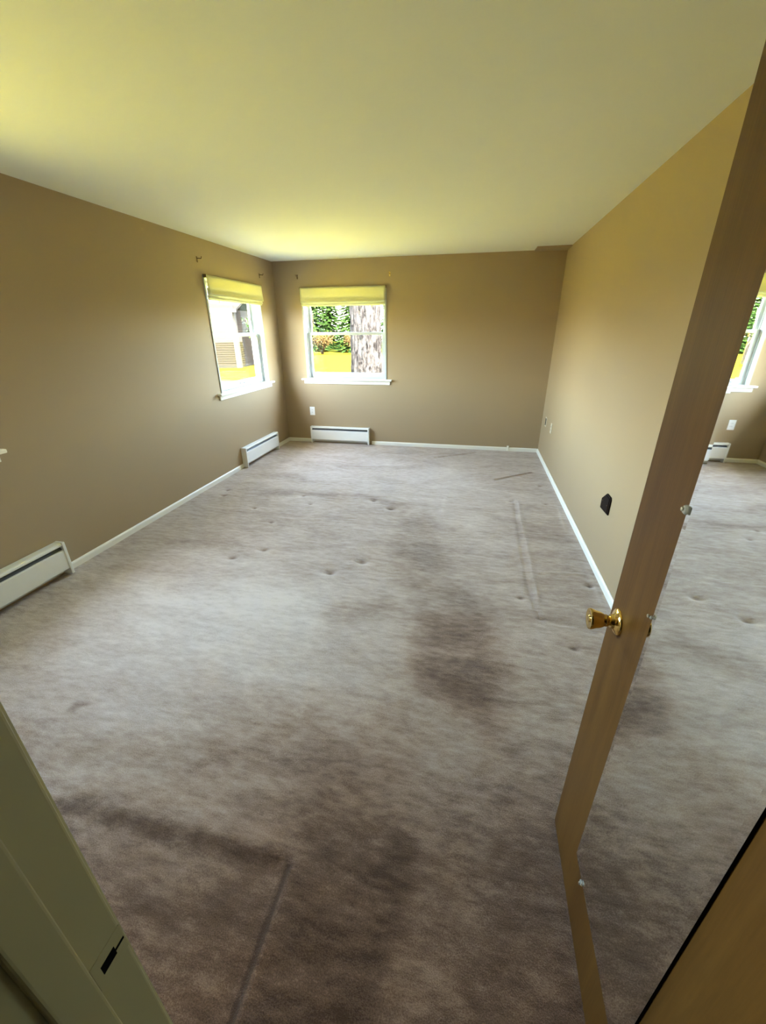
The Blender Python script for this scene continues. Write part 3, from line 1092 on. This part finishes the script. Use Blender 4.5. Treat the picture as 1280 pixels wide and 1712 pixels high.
# big trunk right outside the end-wall window
rs = np.random.RandomState(3)
TC = (0.02, 5.0)
bt = empty('shade_tree', (TC[0], TC[1], GZ))
tag(bt, 'big grey-barked tree trunk close outside the end wall window', 'tree')
nu, nv = 72, 150
vs, fs = [], []
for j in range(nv):
    z = 9.0 * j / (nv - 1)
    flare = 1 + .9 * math.exp(-z / .35)
    for i in range(nu):
        a = 2 * math.pi * i / nu
        rid = abs(math.sin(a * 11 + .6 * math.sin(z * 2.3) + .5 * math.sin(z * 5.1 + a * 3))) ** .6
        rr = (.395 - .014 * z) * flare * (1 + .02 * math.sin(3 * a + z)) + .035 * rid + rs.rand() * .014 - .02
        rr += .02 * math.sin(z * 8 + 5 * math.sin(a * 4)) * .5
        vs.append((rr * math.cos(a), rr * math.sin(a), z - .15))
for j in range(nv - 1):
    for i in range(nu):
        fs.append((j * nu + i, j * nu + (i + 1) % nu, (j + 1) * nu + (i + 1) % nu, (j + 1) * nu + i))
b = MB()
b.add(vs, fs)
b.build('trunk', M['bark'], bt)
lim = MB()
leaf = MB()
for k in range(9):
    a = k * 2.4 + .4
    z0 = 5.6 + k * .38
    pts, x, y, z = [], 0, 0, z0
    for s in range(7):
        pts.append((x, y, z))
        x += math.cos(a) * .75
        y += math.sin(a) * .75
        z += .55 + .1 * rng.random()
        a += rng.uniform(-.3, .3)
    lim.tube(pts, [.13 - .017 * s for s in range(7)], 8)
    for _ in range(200):
        p = Vector(pts[rng.randint(2, 6)]) + Vector((rng.gauss(0, .6), rng.gauss(0, .6), rng.gauss(0, .5)))
        d = Vector((rng.gauss(0, 1), rng.gauss(0, 1), rng.gauss(0, .6))).normalized() * .09
        e = d.cross(Vector((rng.gauss(0, 1), rng.gauss(0, 1), rng.gauss(0, 1)))).normalized() * .05
        leaf.add([p, p + d * .5 + e, p + d, p + d * .5 - e], [(0, 1, 2, 3)])
lim.build('limbs', M['bark'], bt, True)
lf_ = leaf.build('leaves', M['leaf'], bt)
lf_['kind'] = 'stuff'


# conifers, small leafy trees and dry brush at the end of the lawn
def conifer_mesh(seed, hgt, rad, mat):
    rg = random.Random(seed)
    tr = MB()
    tr.tube([(0, 0, -.2), (0, 0, hgt * .5), (0, 0, hgt)], [.16, .10, .02], 8)
    fo = MB()
    z = .5
    while z < hgt:
        rr = rad * (1 - z / hgt) ** .5 + .12
        nb = int(14 + 22 * rr / rad)
        for k in range(nb):
            a = rg.random() * 6.283
            L = rr * rg.uniform(.75, 1.1)
            dirv = Vector((math.cos(a), math.sin(a), 0))
            side = Vector((-math.sin(a), math.cos(a), 0))
            for s in range(5):
                t0 = s / 5
                p = dirv * L * (t0 + .05) + Vector((0, 0, z - .30 * L * t0 ** 1.5 + rg.uniform(-.06, .06)))
                wd = .28 * (1 - t0 * .6) * rg.uniform(.7, 1.2)
                q = p + dirv * L * .30 + Vector((0, 0, -.10 - .1 * rg.random()))
                fo.add([p, p + side * wd + dirv * .18 - Vector((0, 0, .12)), q, p - side * wd + dirv * .18 - Vector((0, 0, .10))], [(0, 1, 2), (0, 2, 3)])
        z += .26
    return tr, fo


def bush_mesh(seed, rx, rz, nleaf, size):
    rg = random.Random(seed)
    st = MB()
    fo = MB()
    for k in range(16):
        a = rg.random() * 6.283
        q = rg.uniform(.3, 1.0)
        p1 = Vector((math.cos(a) * rx * q * .5, math.sin(a) * rx * q * .5, rz * .55))
        p2 = Vector((math.cos(a + .3) * rx * q, math.sin(a + .3) * rx * q, rz * rg.uniform(.7, 1.05)))
        st.tube([(rg.uniform(-.1, .1), rg.uniform(-.1, .1), -.1), p1, p2], [.03, .02, .006], 5)
        for _ in range(nleaf // 16):
            t_ = rg.uniform(.15, 1.0)
            p = p1 * (1 - t_) + p2 * t_ + Vector((rg.gauss(0, .22), rg.gauss(0, .22), rg.gauss(0, .22))) * rx * .6
            p.z = max(.05, p.z)
            d = Vector((rg.gauss(0, 1), rg.gauss(0, 1), rg.gauss(0, 1))).normalized() * size
            e = d.cross(Vector((rg.gauss(0, 1), rg.gauss(0, 1), rg.gauss(0, 1)))).normalized() * size * .5
            fo.add([p, p + d * .5 + e, p + d, p + d * .5 - e], [(0, 1, 2, 3)])
    return st, fo


def proto(name, trmb, fomb, tm, fmm):
    r_ = empty(name)
    trmb.build('stem', tm, r_, True)
    o = fomb.build('foliage', fmm, r_)
    o['kind'] = 'stuff'
    return r_


con = [proto('conifer', *conifer_mesh(11 + i, 9.5 + i, 1.75 + .1 * i, None), M['dark_bark'], M['needle']) for i in range(2)]
used = [False, False]
for i, (x, y, s, lb) in enumerate([
        (-14.5, 39.5, 1.0, 'conifer at the left edge of the end wall window'),
        (-10.1, 39.5, 1.0, 'conifer just left of the big trunk in the end wall window'),
        (-5.7, 39.5, 1.0, 'conifer showing right of the big trunk'),
        (-19.4, 46.0, 1.05, 'farther conifer at the left edge of the end wall window'),
        (-15.0, 46.0, 1.05, 'farther conifer filling the gap between two nearer conifers'),
        (-10.6, 46.0, 1.05, 'farther conifer behind the big trunk'),
        (-18.2, 30.5, .95, 'conifer beyond the house corner in the left wall window'),
        (-22.4, 33.5, 1.15, 'tall conifer rising over the roof of the clapboard house')]):
    k = i % 2
    o = con[k] if not used[k] else copy_tree(con[k])
    used[k] = True
    o.location = (x, y, GZ)
    o.rotation_euler = (0, 0, i * 1.3)
    o.scale = (s, s, s)
    tag(o, lb, 'tree', 'conifers at the far edge of the lawn')
bsh = proto('dry_shrub', *bush_mesh(5, 1.5, 1.9, 900, .16), M['twig'], M['brush_leaf'])
for i, (x, y, s, lb) in enumerate([
        (-14.9, 34.6, .9, 'dry orange-brown shrub at the left edge of the end wall window'),
        (-11.7, 34.2, .9, 'dry orange-brown shrub in the middle of the left half of the end wall window'),
        (-8.7, 34.8, .85, 'dry orange-brown shrub touching the left edge of the big trunk')]):
    o = bsh if i == 0 else copy_tree(bsh)
    o.location = (x, y, GZ)
    o.rotation_euler = (0, 0, i * 2.1)
    o.scale = (s, s, s)
    tag(o, lb, 'shrub', 'dry brush before the conifers')
lt = proto('leafy_shrub', *bush_mesh(8, 1.3, 3.6, 1500, .15), M['dark_bark'], M['leaf'])
for i, (x, y, s, lb) in enumerate([(-9.85, 18.7, .75, 'leafy green shrub beside the corner of the clapboard house'), (-10.2, 21.9, .85, 'taller leafy green shrub farther back beside the clapboard house')]):
    o = lt if i == 0 else copy_tree(lt)
    o.location = (x, y, GZ)
    o.rotation_euler = (0, 0, i * 2.1)
    o.scale = (s, s, s)
    tag(o, lb, 'shrub', 'leafy shrubs by the neighbouring house')
